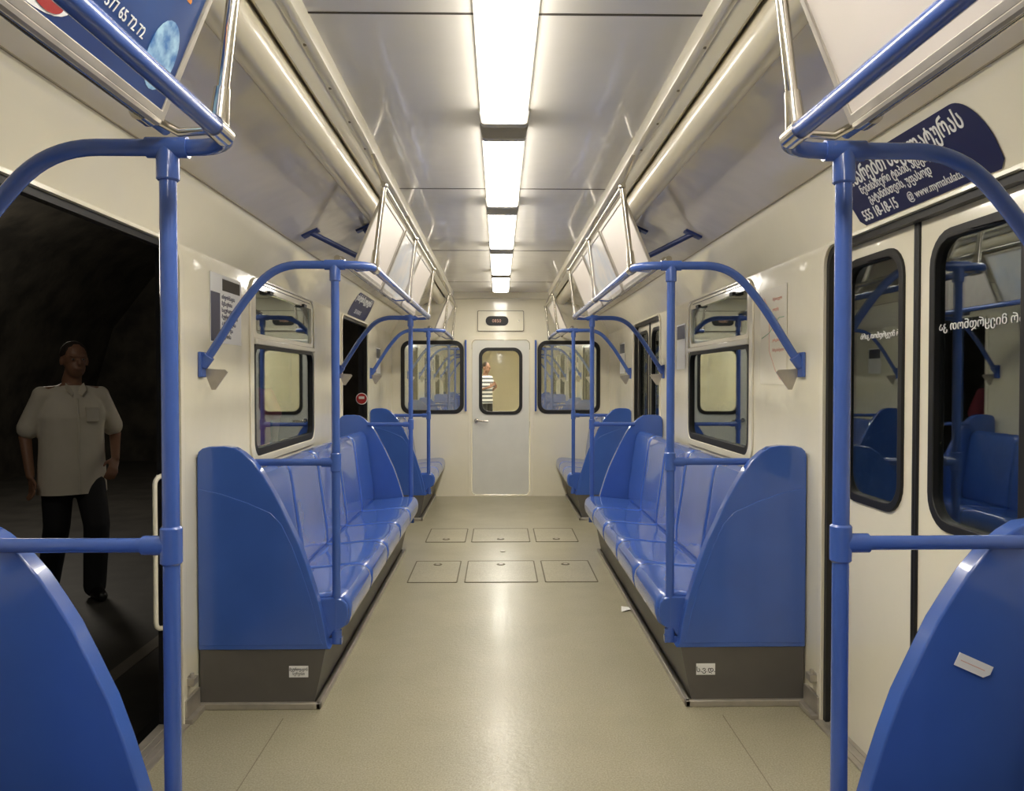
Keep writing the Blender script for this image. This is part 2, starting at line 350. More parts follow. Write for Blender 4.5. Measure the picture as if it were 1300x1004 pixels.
obj('disc', plate(NB(), disc(.03, 1.12, .046), [], 0, .003, fr), M['red'], r)
obj('inner_field', plate(NB(), rr(.005, .055, 1.118, 1.142, .005), [], .003, .005, fr), M['paper'], r)

# ------------------------------------------------------------ next carriage seen through the end door
y1 = 24
struct('floor_next_carriage', box(NB(), -1.2, 1.2, YE+.05, y1, -.06, 0), M['floor'], label='floor of the next carriage')
struct('ceiling_next_carriage', box(NB(), -1.2, 1.2, YE+.05, y1, 2.22, 2.27), M['cream'], label='ceiling of the next carriage')
for s, side in ((-1, 'left'), (1, 'right')):
    struct('wall_next_carriage_'+side, box(NB(), *sorted((s*1.2, s*1.25)), YE+.05, y1, 0, 2.25), M['cream'], label='%s wall of the next carriage' % side)
struct('wall_next_carriage_end', box(NB(), -1.2, 1.2, y1, y1+.05, 0, 2.25), M['cream'], label='end wall of the next carriage')

# ------------------------------------------------------------ ceiling lights
def light(y, label, L=1.18, z=ZC, em='light', sd='lightside'):
    r = root('ceiling_light', (0, y+L/2, z), label, 'ceiling light', 'fluorescent ceiling lights in a row')
    zb = z-.05
    bm = NB(); pr = [(-.0755, zb+.004), (-.068, zb-.002), (.068, zb-.002), (.0755, zb+.004)]
    extr(bm, pr, y+.02, y+L-.02, 1, True)
    obj('diffuser', bm, M[em], r)
    bm = NB(); extr(bm, [(-.080, z-.012), (-.0765, zb+.005), (.0765, zb+.005), (.080, z-.012)], y+.02, y+L-.02, 1, True)
    obj('diffuser_side', bm, M[sd], r)
    obj('housing', extr(NB(), [(-.086, z-.001), (-.085, z-.012), (.085, z-.012), (.086, z-.001)], y+.02, y+L-.02, 1, True), M['cap'], r)
    for e0, e1 in ((y-.012, y+.03), (y+L-.03, y+L+.012)):
        bm = NB(); extr(bm, [(-.092, z-.001), (-.082, zb), (-.074, zb-.006), (.074, zb-.006), (.082, zb), (.092, z-.001)], e0, e1, 1, True)
        obj('end_cap', bm, M['cap'], r, .003)
    return r
lab = {0: 'largest and nearest fluorescent ceiling light, cut off by the top of the photo', 1: 'second fluorescent ceiling light along the aisle, fully in view',
       2: 'third fluorescent ceiling light along the aisle, in the middle of the row', 3: 'fourth fluorescent ceiling light along the aisle, last but one',
       4: 'smallest fluorescent ceiling light, last in the row near the end door', -1: 'fluorescent ceiling light just overhead of the viewer', -2: 'fluorescent ceiling light behind the viewer'}
for i in range(-2, 5): light(1.62+i*1.325, lab[i])
for i in range(3): light(9.6+i*4.2, ['near', 'middle', 'far'][i]+' ceiling light of the next carriage beyond the end door', 3.2, 2.22, 'light2', 'light2')

# ------------------------------------------------------------ benches
SP = [(.675, .300), (.645, .305), (.627, .320), (.620, .345), (.619, .375), (.625, .402), (.642, .420), (.675, .427), (.73, .424), (.79, .417), (.86, .410), (.92, .405), (.955, .412)]
def seat_mesh(s, w):
    bm = NB(); N = 20; rows = []
    for j in range(N+1):
        t = -1+2*j/N; row = []
        for i, (x, z) in enumerate(SP):
            e = abs(t)**30
            dip = .004*(1-t*t) if 7 <= i <= 11 else 0
            if i < 7: x = x+.003*e
            row.append(bm.verts.new((s*x, w/2+t*(w/2-.0006), z-dip-.0035*e*(1 if i > 1 else 0))))
        rows.append(row)
    for a, b in zip(rows, rows[1:]):
        for i in range(len(SP)-1): bm.faces.new((a[i], a[i+1], b[i+1], b[i]))
    return bm
def back_mesh(s, w):
    prof = [(.950, .400), (.940, .43), (.944, .50), (.958, .60), (.972, .70), (.985, .80), (.996, .865), (1.008, .893), (1.03, .906), (1.075, .90), (1.10, .87)]
    bm = NB(); N = 20; rows = []
    for j in range(N+1):
        t = -1+2*j/N; row = []
        for i, (x, z) in enumerate(prof):
            e = abs(t)**30
            dip = .006*(1-t*t) if 1 <= i <= 6 else 0
            zz = z-(.003*abs(t)**8 if i >= 6 else 0)
            row.append(bm.verts.new((s*(x+dip+.0035*e), w/2+t*(w/2-.0006), zz)))
        rows.append(row)
    for a, b in zip(rows, rows[1:]):
        for i in range(len(prof)-1): bm.faces.new((a[i], a[i+1], b[i+1], b[i]))
    return bm
PAN = [(1.195, .232), (1.195, .985), (1.190, 1.008), (1.175, 1.022), (1.15, 1.029), (1.09, 1.031), (1.05, 1.025), (1.018, 1.006), (.975, .968), (.938, .918), (.905, .86), (.873, .80),
       (.838, .725), (.800, .645), (.770, .56), (.742, .47), (.718, .385), (.704, .32), (.697, .27), (.692, .245), (.68, .232)]
LOW = [(1.19, .25), (1.19, .865), (1.10, .845), (1.0, .81), (.91, .770), (.868, .725), (.828, .64), (.795, .55), (.765, .46), (.742, .38), (.727, .31), (.718, .27), (.708, .25)]
def bench(s, y0, y1, nseat, label, near=True, far=True, ym=None):
    r = root('bench_seat', (s*.95, (y0+y1)/2, 0), label, 'bench', 'blue moulded benches along the carriage walls')
    drop = .028 if ym else 0
    def pane(yo, yi):
        P = [(s*x, z-drop*max(0, min(1, (z-.78)/.2))) for x, z in PAN]
        o = obj('end_panel', plate(NB(), P, [], yo, yi, ENDF), M['blue'], r, .018)
        d = 1 if yo > yi else -1
        if not (ym and d > 0):
            obj('panel_relief', plate(NB(), [(s*x, z) for x, z in LOW], [], yo-.002*d, yo+.0022*d, ENDF), M['blue'], o, .002)
    if near: pane(y0-.06, y0-.012)
    if far: pane(y1+.06, y1+.012)
    ys = y1 if ym is None else ym
    w = (ys-y0)/nseat
    sb = seat_mesh(s, w); bb = back_mesh(s, w)
    for nm, b in (('seat_pan', sb), ('backrest', bb)):
        for v in b.verts: v.co.y += y0
        o = obj(nm, b, M['blue'], r, recalc=False)
        so = o.modifiers.new('solid', 'SOLIDIFY'); so.thickness = .014; so.offset = 0
        for i in range(1, nseat):
            c = o.copy(); col.objects.link(c); c.parent = r; c.location = (0, i*w, 0)
    prof = [(s*x, z-.004) for x, z in SP]+[(s*.955, .30), (s*.72, .25), (s*.69, .27)]
    for yy in ([y0-.016] if near else [])+([ys-.006] if far else []):
        obj('seat_end', plate(NB(), prof, [], yy, yy+.022, ENDF), M['blue'], r, .006)
    bm = NB(); pr = [(.70, .235), (.745, .02), (1.19, .02), (1.19, .235)]
    extr(bm, pr, y0-.055 if near else y0, y1+.055 if far else y1-.01, s, True)
    obj('kick_panel', bm, M['kick'], r)
    bm = NB(); extr(bm, [(.675, .300), (.70, .22), (.90, .22), (.93, .38), (.70, .37)], y0, ys-.01, s, True)
    obj('support_rail', bm, M['kick'], r)
    bm = NB(); e0 = y0-.074 if near else y0; e1 = y1+.074 if far else y1-.01
    box(bm, *sorted((s*.716, s*.737)), e0, e1, 0, .026)
    if near: box(bm, *sorted((s*.716, s*1.195)), e0, e0+.020, 0, .026)
    if far: box(bm, *sorted((s*.716, s*1.195)), e1-.020, e1, 0, .026)
    obj('floor_trim', bm, M['alu'], r, .004)
    return r
for s, side in ((-1, 'left'), (1, 'right')):
    bench(s, SEC[1][0], SEC[1][1], 5, 'long blue plastic bench under the %s window between the two %s doorways' % (side, side))
    bench(s, SEC[0][0], SEC[0][1], 5, 'nearest blue bench at the bottom %s corner, only its curved end panel showing' % side, ym=1.40)
    bench(s, SEC[2][0], SEC[2][1]-.01, 3, 'short blue bench against the end wall, %s of the end door' % side, True, False)

# ------------------------------------------------------------ handrails
def handrail(s, y0, y1, label, near=True, far=True, reflected_arms=()):
    r = root('handrail', (s*POST, (y0+y1)/2, 0), label, 'handrail', 'blue and chrome passenger handrails')
    R = .0165
    def armpts(y): return [(s*1.19, y, 1.35), (s*1.155, y, 1.40), (s*1.03, y, 1.60), (s*.90, y, ZR), (s*RAIL, y, ZR)]
    a = armpts(y0); b = armpts(y1)[::-1]
    path = []
    if near:
        path += fillet(a[:4]+[V((s*(RAIL+.09), y0, ZR))], .16, 8)
        path += [V((s*RAIL+s*.09*(1-math.sin(t)), y0+.09*(1-math.cos(t)), ZR)) for t in [PI/2*i/6 for i in range(1, 7)]]
    else: path += [V((s*RAIL, y0, ZR))]
    if far:
        path += [V((s*RAIL+s*.09*(1-math.cos(t)), y1-.09+.09*math.sin(t), ZR)) for t in [PI/2*i/6 for i in range(0, 7)]]
        path += fillet([V((s*(RAIL+.09), y1, ZR))]+[V(p) for p in b[1:]], .16, 8)[1:]
    else: path += [V((s*RAIL, y1-.012, ZR))]
    obj('overhead_rail', sweep(NB(), path, R, 14), M['bluerail'], r)
    ends = ([y0] if near else [])+([y1] if far else [])
    for y in ends:
        d = 1 if y == y0 else -1
        p = obj('post', sweep(NB(), [(s*POST, y, .245), (s*POST, y, ZR-.012)], R, 16), M['bluerail'], r)
        bm = NB(); sweep(bm, [(s*POST, y, ZR-.065), (s*POST, y, ZR-.062), (s*POST, y, ZR-.02), (s*POST, y, ZR+.0)], [.019, .022, .022, .020], 16)
        sweep(bm, [(s*(POST+.04), y, ZR), (s*(POST-.04), y, ZR)], .0205, 16)
        obj('top_joint', bm, M['bluerail'], p)
        bm = NB(); sweep(bm, [(s*POST, y, .924), (s*POST, y, .928), (s*POST, y, .996), (s*POST, y, 1.0)], [.018, .0215, .0215, .018], 16)
        sweep(bm, [(s*POST, y, .962), (s*(POST+.055), y, .962)], .0195, 14)
        obj('middle_joint', bm, M['bluerail'], p)
        xe = 1.045 if 1 < y < 2 else .985
        obj('crossbar', sweep(NB(), [(s*(POST+.02), y, .962), (s*xe, y-d*.004, .962)], .0145, 14), M['bluerail'], r)
        bm = NB(); box(bm, *sorted((s*(POST-.022), s*.715)), y-.014, y+.014, .236, .262); sweep(bm, [(s*POST, y, .24), (s*POST, y, .29)], .021, 14)
        obj('foot_bracket', bm, M['bluerail'], p)
        bm = NB(); plate(bm, [(y-.032, 1.30), (y+.032, 1.30), (y+.032, 1.40), (y-.032, 1.40)], [], s*1.186, s*1.199, SIDE)
        sweep(bm, [(s*1.195, y, 1.345), (s*1.165, y, 1.385)], .023, 12)
        obj('wall_bracket', bm, M['bluerail'], r, .003)
        bm = NB(); plate(bm, [(s*1.198, 1.335), (s*1.11, 1.33), (s*1.10, 1.32), (s*1.15, 1.25), (s*1.165, 1.25)], [], y+.02, y+.026, ENDF)
        obj('mirror_tab', bm, M['alu'], r)
    ya = y0; yb = y1 if far else y1-.012
    obj('chrome_rail', sweep(NB(), [(s*.664, ya+.02, ZR+.030), (s*.664, yb-.02, ZR+.030)], .0125, 12), M['chrome'], r)
    L = y1-y0; c = max(2, int(round(L/1.25))+1)
    hy = [y0+.11+(L-.22)*i/(c-1) for i in range(c)]
    bm = sweep(NB(), [(s*.488, hy[0]-.03, 2.085), (s*.488, hy[-1]+(.03 if far else .08), 2.085)], .010, 12)
    obj('top_chrome_rail', bm, M['chrome'], r)
    for y in hy:
        h = obj('hanger', sweep(NB(), [(s*RAIL, y, ZR), (s*.489, y, 2.088)], .0115, 12), M['chrome'], r)
        bm = NB(); sweep(bm, [(s*RAIL, y-.03, ZR), (s*RAIL, y+.03, ZR)], .0205, 14)
        sweep(bm, [(s*RAIL, y, ZR), (s*(RAIL-.008), y, ZR+.075)], [.0195, .0145], 14)
        obj('chrome_fitting', bm, M['chrome'], h)
        bm = NB(); ball(bm, (s*.489, y, 2.087), .0165, seg=12)
        sweep(bm, [(s*.489, y, 2.087), (s*.535, y, 2.212)], .009, 10)
        obj('top_fitting', bm, M['chrome'], h)
    for y in [hy[0]]+[hy[-1]]+([(hy[0]+hy[-1])/2] if L > 2 else []):
        bm = NB(); sweep(bm, [(s*.664, y-.02, ZR+.030), (s*.664, y+.02, ZR+.030)], .019, 14)
        sweep(bm, [(s*.664, y, ZR+.030), (s*.60, y, ZR-.005), (s*RAIL, y, ZR)], .008, 10)
        obj('clamp', bm, M['chrome'], r)
    for A, B in reflected_arms:  # bars and plates modelled in place of handrail reflections in the cove
        A = V((s*A[0], A[1], A[2])); B = V((s*B[0], B[1], B[2]))
        bm = sweep(NB(), [A, B], .0145, 10)
        u = V((s*-.915, 0, .404)); nn = V((s*-.404, 0, -.915))
        cc = [A+u*p+V((0, q, 0))+nn*t for t in (-.004, .01) for p, q in ((-.045, -.03), (.045, -.03), (.045, .03), (-.045, .03))]
        vs = [bm.verts.new(p) for p in cc]
        for f in ((0, 1, 2, 3), (4, 5, 6, 7), (0, 1, 5, 4), (1, 2, 6, 5), (2, 3, 7, 6), (3, 0, 4, 7)): bm.faces.new([vs[i] for i in f])
        obj('reflected_arm', bm, M['arm_reflection'], r)
    return r
REFLECTED_ARMS = [((.985, 4.02, 2.045), (.60, 4.30, 1.87)), ((.775, 4.38, 2.14), (.60, 4.45, 1.90))]  # solid stand-ins for handrail arms mirrored in the glossy cove
for s, side in ((-1, 'left'), (1, 'right')):
    handrail(s, SEC[0][0], SEC[0][1], 'nearest blue handrail frame, its post at the %s foreground beside the near doorway' % side)
    handrail(s, SEC[1][0], SEC[1][1], 'blue handrail frame with two posts around the long %s bench' % side, reflected_arms=REFLECTED_ARMS)
    handrail(s, SEC[2][0], SEC[2][1], 'farthest blue handrail frame beside the short %s bench at the end wall' % side, True, False)

# ------------------------------------------------------------ hanging advert holders
def holder(s, y0, y1, label, face='paper'):
    top = V((s*.500, 0, 2.062)); bot = V((s*.628, 0, 1.756))
    up = (top-bot); h = up.length; up.normalize()
    xd = V((0, 1, 0)) if s < 0 else V((0, -1, 0)); ys = y0 if s < 0 else y1; w = y1-y0
    org = V((bot.x, ys, bot.z)); nd = xd.cross(up)
    r = root('advert_holder', ((top.x+bot.x)/2, (y0+y1)/2, 1.756), label, 'advert holder', 'advert holders hanging along the handrails')
    fr = lambda u, v, t: org+xd*u+up*v+nd*t
    obj('frame', plate(NB(), [(0, 0), (w, 0), (w, h), (0, h)], [[(.016, .016), (w-.016, .016), (w-.016, h-.016), (.016, h-.016)]], -.006, .006, fr), M['alu'], r, .002)
    pp = obj('poster', plate(NB(), [(.012, .012), (w-.012, .012), (w-.012, h-.012), (.012, h-.012)], [], -.002, .002, fr), M[face], r)
    bm = NB(); sweep(bm, [fr(.01, -.004, 0), fr(w-.01, -.004, 0)], .008, 8)
    obj('bottom_channel', bm, M['alu'], r)
    return r, pp, fr, w, h, xd, up
def blob(name, fr, cu, cv, ru, rv, m, parent, n=24, petals=0, t0=.0022):
    pl = []
    for i in range(n):
        a = 2*PI*i/n; q = 1+(.18*math.cos(petals*a) if petals else 0)
        pl.append((cu+ru*q*math.cos(a), cv+rv*q*math.sin(a)))
    return obj(name, plate(NB(), pl, [], t0, t0+.0008, fr), m, parent)
r, pp, fr, w, h, xd, up = holder(-1, .60, 1.42, 'large advert holder at the top left corner with a blue poster', 'adblue')
blob('printed_shape', fr, .740, .092, .046, .060, M['adlight'], pp)
blob('printed_shape', fr, .72, .215, .05, .022, M['orange'], pp, 40, 8)
blob('printed_shape', fr, .63, .225, .03, .016, M['yellow'], pp, 40, 7)
blob('printed_shape', fr, .40, .045, .09, .028, M['white'], pp)
blob('printed_shape', fr, .44, .040, .035, .016, M['red'], pp, t0=.0034)
blob('printed_shape', fr, .35, .045, .02, .016, M['orange'], pp, t0=.0034)
text('printed_number', '577 65 72 72', .0265, fr(.548, .088, .003), xd, up, M['white'], pp, sx=.86)
r, pp, fr, w, h, xd, up = holder(1, .55, 1.42, 'large blank beige advert holder at the top right corner', 'paper')
for s, side in ((-1, 'left'), (1, 'right')):
    for i in range(3):
        y0 = 3.26+i*.79
        face = 'adpale' if i == 1 else 'paper'
        holder(s, y0, y0+.74, ('nearest', 'middle', 'farthest')[i]+' advert holder above the long %s bench' % side, face)
    holder(s, 7.33, 8.25, 'small distant advert holder beside the end wall on the %s' % side, 'paper')

# ------------------------------------------------------------ signs, notices, stickers
def slope(s):
    a = V((s*1.199, 0, 1.800)); b = V((s*1.102, 0, 1.975)); u = (b-a).normalized(); return a, u
def banner(s, y0, y1, label, big):
    a, u = slope(s); xd = V((0, 1, 0)) if s < 0 else V((0, -1, 0)); nd = xd.cross(u)
    w = y1-y0; h = .199; org = V((a.x, y0 if s < 0 else y1, a.z))+nd*.002+u*.001
    fr = lambda p, q, t: org+xd*p+u*q+nd*t
    pl = []
    for i in range(13):
        t = PI/2*i/12; pl.append((w-.09+.09*math.sin(t), h*(.35+.65*math.cos(t))))
    pl += [(w-.005, .02), (w-.03, 0), (.03, 0), (.005, .02)]
    for i in range(13):
        t = PI/2*i/12; pl.append((.09-.09*math.cos(t), h*(.35+.65*math.sin(t))))
    o = thing('banner_sign', plate(NB(), pl, [], 0, .0012, fr), M['navy'], label, 'sign', 'dark stickers above the doorways')
    text('lettering', 'ვიბარებთ მაკულატურას', .070, fr(.03, .134, .0018), xd, u, M['white'], o, sx=.73 if big else .76, bold=.0012)
    if big:
        text('lettering', 'ნებისმიერი ტიპის, ადგილზე', .038, fr(.10, .098, .0018), xd, u, M['white'], o, sx=.80, bold=.0003)
        text('lettering', 'გატანისთვის, უფასოდ', .038, fr(.12, .062, .0018), xd, u, M['white'], o, sx=.80, bold=.0003)
        text('lettering', '555 18-18-15', .050, fr(.04, .014, .0018), xd, u, M['white'], o, sx=.80, bold=.0006)
        text('lettering', '@ www.mymakulatura.ge', .036, fr(.315, .018, .0018), xd, u, M['white'], o, sx=.88)
    else:
        text('lettering', '555 18-18-15', .050, fr(.2, .03, .0018), xd, u, M['white'], o)
    return o
banner(1, 1.84, 2.59, 'large navy sticker with white Georgian lettering above the near right doorway', True)
banner(-1, 6.05, 6.85, 'small distant navy sticker above the far left doorway', False)
def sheet(s, y0, y1, z0, z1, label, m, name='notice', off=.0015):
    bm = NB(); x = s*(XW-off-.0006)
    box(bm, *sorted((x, x-s*.0012)), y0, y1, z0, z1)
    return thing(name, bm, m, label, 'notice')
o = sheet(-1, 3.20, 3.58, 1.445, 1.735, 'white paper notice with a navy strip on the left wall beside the window', M['white'])
xi = -(XW-.0038)
obj('navy_strip', box(NB(), xi-.0005, xi+.0005, 3.205, 3.31, 1.45, 1.655), M['navy'], o)
for q, t in enumerate(('ინფორმაცია', 'მგზავრთა', 'საყურადღებოდ', 'მეტროს წესები', 'აკრძალულია', 'მოწევა და', 'ვაჭრობა')):
    text('lettering', t, .025, (xi, 3.33, 1.635-q*.028), (0, 1, 0), (0, 0, 1), M['navy'], o)
obj('photo_block', box(NB(), xi-.0005, xi+.0005, 3.34, 3.56, 1.67, 1.72), M['seam'], o)
o = sheet(1, 3.27, 3.60, 1.27, 1.70, 'faded metro route map sticker on the right wall beside the window', M['mapwash'], 'route_map')
xi = XW-.0038
obj('red_line', sweep(NB(), [(xi, 3.55, 1.66), (xi, 3.48, 1.60), (xi, 3.48, 1.42), (xi, 3.40, 1.33), (xi, 3.34, 1.29)], .0016, 6), M['palered'], o)
obj('green_line', sweep(NB(), [(xi, 3.58, 1.48), (xi, 3.48, 1.50), (xi, 3.36, 1.56), (xi, 3.30, 1.56)], .0016, 6), M['green'], o)
for q in range(6): text('lettering', ('რუსთაველი', 'დიდუბე', 'ისანი', 'სამგორი', 'ვარკეთილი', 'მარჯანიშვილი')[q], .018, (xi, 3.44, 1.64-q*.045), (0, -1, 0), (0, 0, 1), M['palered'], o)
for s, y0, y1, z0, z1, l in ((1, 5.06, 5.30, 1.36, 1.66, 'small dark-headed notice on the right wall past the window'), (1, 7.5, 7.8, 1.35, 1.65, 'small white notice on the right wall near the end'),
                           (-1, 7.5, 7.75, 1.35, 1.6, 'small white notice on the left wall near the end')):
    o = sheet(s, y0, y1, z0, z1, l, M['white'])
    x = s*(XW-.0036); obj('heading', box(NB(), min(x, x-s*.001), max(x, x-s*.001), y0+.01, y1-.01, z1-.10, z1-.01), M['navy'], o)
yk = SEC[1][0]-.0555
def ksticker(x, lines, m, label, ww=.075, hh=.045):
    bm = box(NB(), x, x+ww, yk-.0015, yk, .122, .122+hh)
    o = thing('sticker', bm, M['white'], label, 'sticker')
    for q, t in enumerate(lines):
        text('lettering', t, .016 if len(lines) > 1 else .028, (x+ww/2, yk-.0022, .122+hh-.019-q*.017 if len(lines) > 1 else .134), (1, 0, 0), (0, 0, 1), m, o, align='CENTER', sx=.68 if len(lines) > 1 else 1)
ksticker(-.843, ['მეტროვაგონ', 'სერვისი'], M['ink'], 'small white two-line sticker on the kick panel of the long left bench')
ksticker(.762, ['ს.ვ.დ.'], M['ink'], 'small white three-letter sticker on the kick panel of the long right bench')
c = V((.945, SEC[0][1]+.008, .708)); ca, sa = math.cos(math.radians(-24)), math.sin(math.radians(-24))
fr = lambda u, v, t: V((c.x+ca*u-sa*v, c.y-t, c.z+sa*u+ca*v))
bm = plate(NB(), [(-.038, -.013), (.027, -.013), (.038, -.002), (.038, .015), (-.038, .015)], [], 0, .002, fr)
o = thing('sticker', bm, M['white'], 'white arrow-shaped sticker stuck crooked on the near right end panel', 'sticker')
obj('red_print', plate(NB(), [(-.030, .0005), (.024, .0005), (.024, .002), (-.030, .002)], [], .0021, .0026, fr), M['palered'], o)

# display above the end door
r = root('display_panel', (0, YE, 1.82), 'cream panel with a black oval display above the end door', 'display')
obj('cover', plate(NB(), rr(-.25, .25, 1.83, 2.045, .012), [], YE-.022, YE-.001, ENDF), M['cream'], r, .004)
obj('cover_edge', plate(NB(), rr(-.256, .256, 1.824, 2.051, .014), [rr(-.248, .248, 1.832, 2.043, .012)], YE-.020, YE-.001, ENDF), M['joint'], r)
dd = obj('oval_display', plate(NB(), rr(-.165, .085, 1.885, 1.99, .05), [], YE-.030, YE-.021, ENDF), M['black'], r, .003)
text('display_digits', '0850', .05, (-.095, YE-.0315, 1.921), (1, 0, 0), (0, 0, 1), M['palered'], dd)
obj('screw', sweep(NB(), [(.2, YE-.022, 1.94), (.2, YE-.027, 1.94)], .008, 8), M['chrome'], r)
for s, side in ((-1, 'left'), (1, 'right')):
    bm = sweep(NB(), fillet([(s*.385, YE, .95), (s*.385, YE-.05, .95), (s*.385, YE-.05, 1.72), (s*.385, YE, 1.72)], .03), .011, 10)
    thing('grab_handle', bm, M['bluerail'], 'slim blue vertical grab handle just %s of the end door' % side, 'handle', 'grab handles beside the end door')
bm = sweep(NB(), fillet([(-1.255, 2.895, .94), (-1.270, 2.84, .93), (-1.270, 2.84, .38), (-1.255, 2.895, .37)], .04), .009, 10)
thing('grab_handle', bm, M['cream2'], 'cream loop handle at the edge of the near left open doorway', 'handle')
for s, side in ((-1, 'left'), (1, 'right')):
    bm = NB(); box(bm, *sorted((s*1.165, s*1.2)), 2.92, 2.96, .14, .165)
    sweep(bm, [(s*1.18, 2.94, .13), (s*1.18, 2.94, .18)], .008, 10)
    thing('door_catch', bm, M['alu'], 'small metal door catch low on the %s door pillar' % side, 'door catch', 'catches on the door pillars', origin=(s*1.2, 2.94, .14))

# floor hatches
hl = ['centre', 'left', 'right']
for row, (a, b) in enumerate(((4.93, 5.50), (6.16, 6.70))):
    for j, (x0, x1) in enumerate(((-.235, .225), (-.60, -.29), (.28, .61))):
        bm = plate(NB(), rr(x0, x1, a, b, .012), [], 0, .0025, FLAT)
        o = thing('hatch_cover', bm, M['hatch'], '%s floor hatch of the %s row in the aisle' % (hl[j], ('nearer', 'farther')[row]), 'floor hatch', 'hatches in the aisle floor')
        obj('seam_edge', plate(NB(), rr(x0-.006, x1+.006, a-.009, b+.009, .014), [rr(x0+.002, x1-.002, a+.002, b-.002, .012)], .0005, .0032, FLAT), M['hatchline'], o)
        cx = (x0+x1)/2; yl = b-.10 if row == 0 else a+.10
        bm = NB(); sweep(bm, [(cx, yl, .001), (cx, yl, .0045)], .030, 18); lr = obj('lock_ring', bm, M['hatchline'], o)
        bm = NB(); sweep(bm, [(cx, yl, .004), (cx, yl, .006)], .015, 14); obj('lock', bm, M['alu'], lr)
bm = sweep(NB(), [(.01, 5.82, 0), (.01, 5.82, .004)], .02, 16)
thing('floor_bolt', bm, M['alu'], 'small round bolt between the two hatch rows', 'bolt')
bm = NB(); vs = [bm.verts.new(p) for p in ((.66, 4.28, .002), (.715, 4.30, .010), (.73, 4.36, .003), (.67, 4.35, .014))]
bm.faces.new(vs); o = thing('paper_scrap', bm, M['white'], 'tiny crumpled white paper scrap on the floor by the right bench', 'paper scrap')

# ------------------------------------------------------------ people
def remesh(bm, vox, smooth=4):
    me = bpy.data.meshes.new('t'); bmesh.ops.recalc_face_normals(bm, faces=bm.faces); bm.to_mesh(me); bm.free()
    o = bpy.data.objects.new('t', me); col.objects.link(o)
    m = o.modifiers.new('r', 'REMESH'); m.mode = 'VOXEL'; m.voxel_size = vox
    s = o.modifiers.new('s', 'SMOOTH'); s.factor = .5; s.iterations = smooth
    dg = C.evaluated_depsgraph_get(); m2 = bpy.data.meshes.new_from_object(o.evaluated_get(dg))
    b = NB(); b.from_mesh(m2); bpy.data.objects.remove(o); bpy.data.meshes.remove(m2); return b
def limb(bm, pts, rs):
    sweep(bm, pts, rs, 14)
    for p, r in zip(pts, rs): ball(bm, p, r*.99, seg=12)
def loft(bm, rings, seg=24):
    R = [[bm.verts.new((cx+rx*math.cos(2*PI*k/seg), cy+ry*math.copysign(abs(math.sin(2*PI*k/seg))**.85, math.sin(2*PI*k/seg)), z)) for k in range(seg)] for cx, cy, z, rx, ry in rings]
    for a, b in zip(R, R[1:]):
        for k in range(seg): bm.faces.new((a[k], a[(k+1) % seg], b[(k+1) % seg], b[k]))
    bm.faces.new(R[0][::-1]); bm.faces.new(R[-1])
def hand(bm, w, d, side, curl=.5):
    d = V(d).normalized(); side = V(side); side = (side-d*side.dot(d)).normalized(); nrm = d.cross(side)
    w = V(w)
    for t in (0, .02, .04, .06):
        for q in (-.022, -.007, .008, .023): ball(bm, w+d*(.02+t)+side*q, .0125, seg=8)
    for q, L in ((-.030, .058), (-.010, .074), (.010, .078), (.029, .070)):
        p0 = w+d*.085+side*q; p1 = p0+d*L*.5+nrm*L*.15*curl; p2 = p1+(d*(1-curl*.5)+nrm*curl).normalized()*L*.5
        limb(bm, [p0, p1, p2], [.0095, .0088, .0072])
    p0 = w+d*.03+side*.03; p1 = p0+(d+side).normalized()*.035; p2 = p1+(d*1.3+side*.3+nrm*.3).normalized()*.03
    limb(bm, [p0, p1, p2], [.012, .0105, .008])
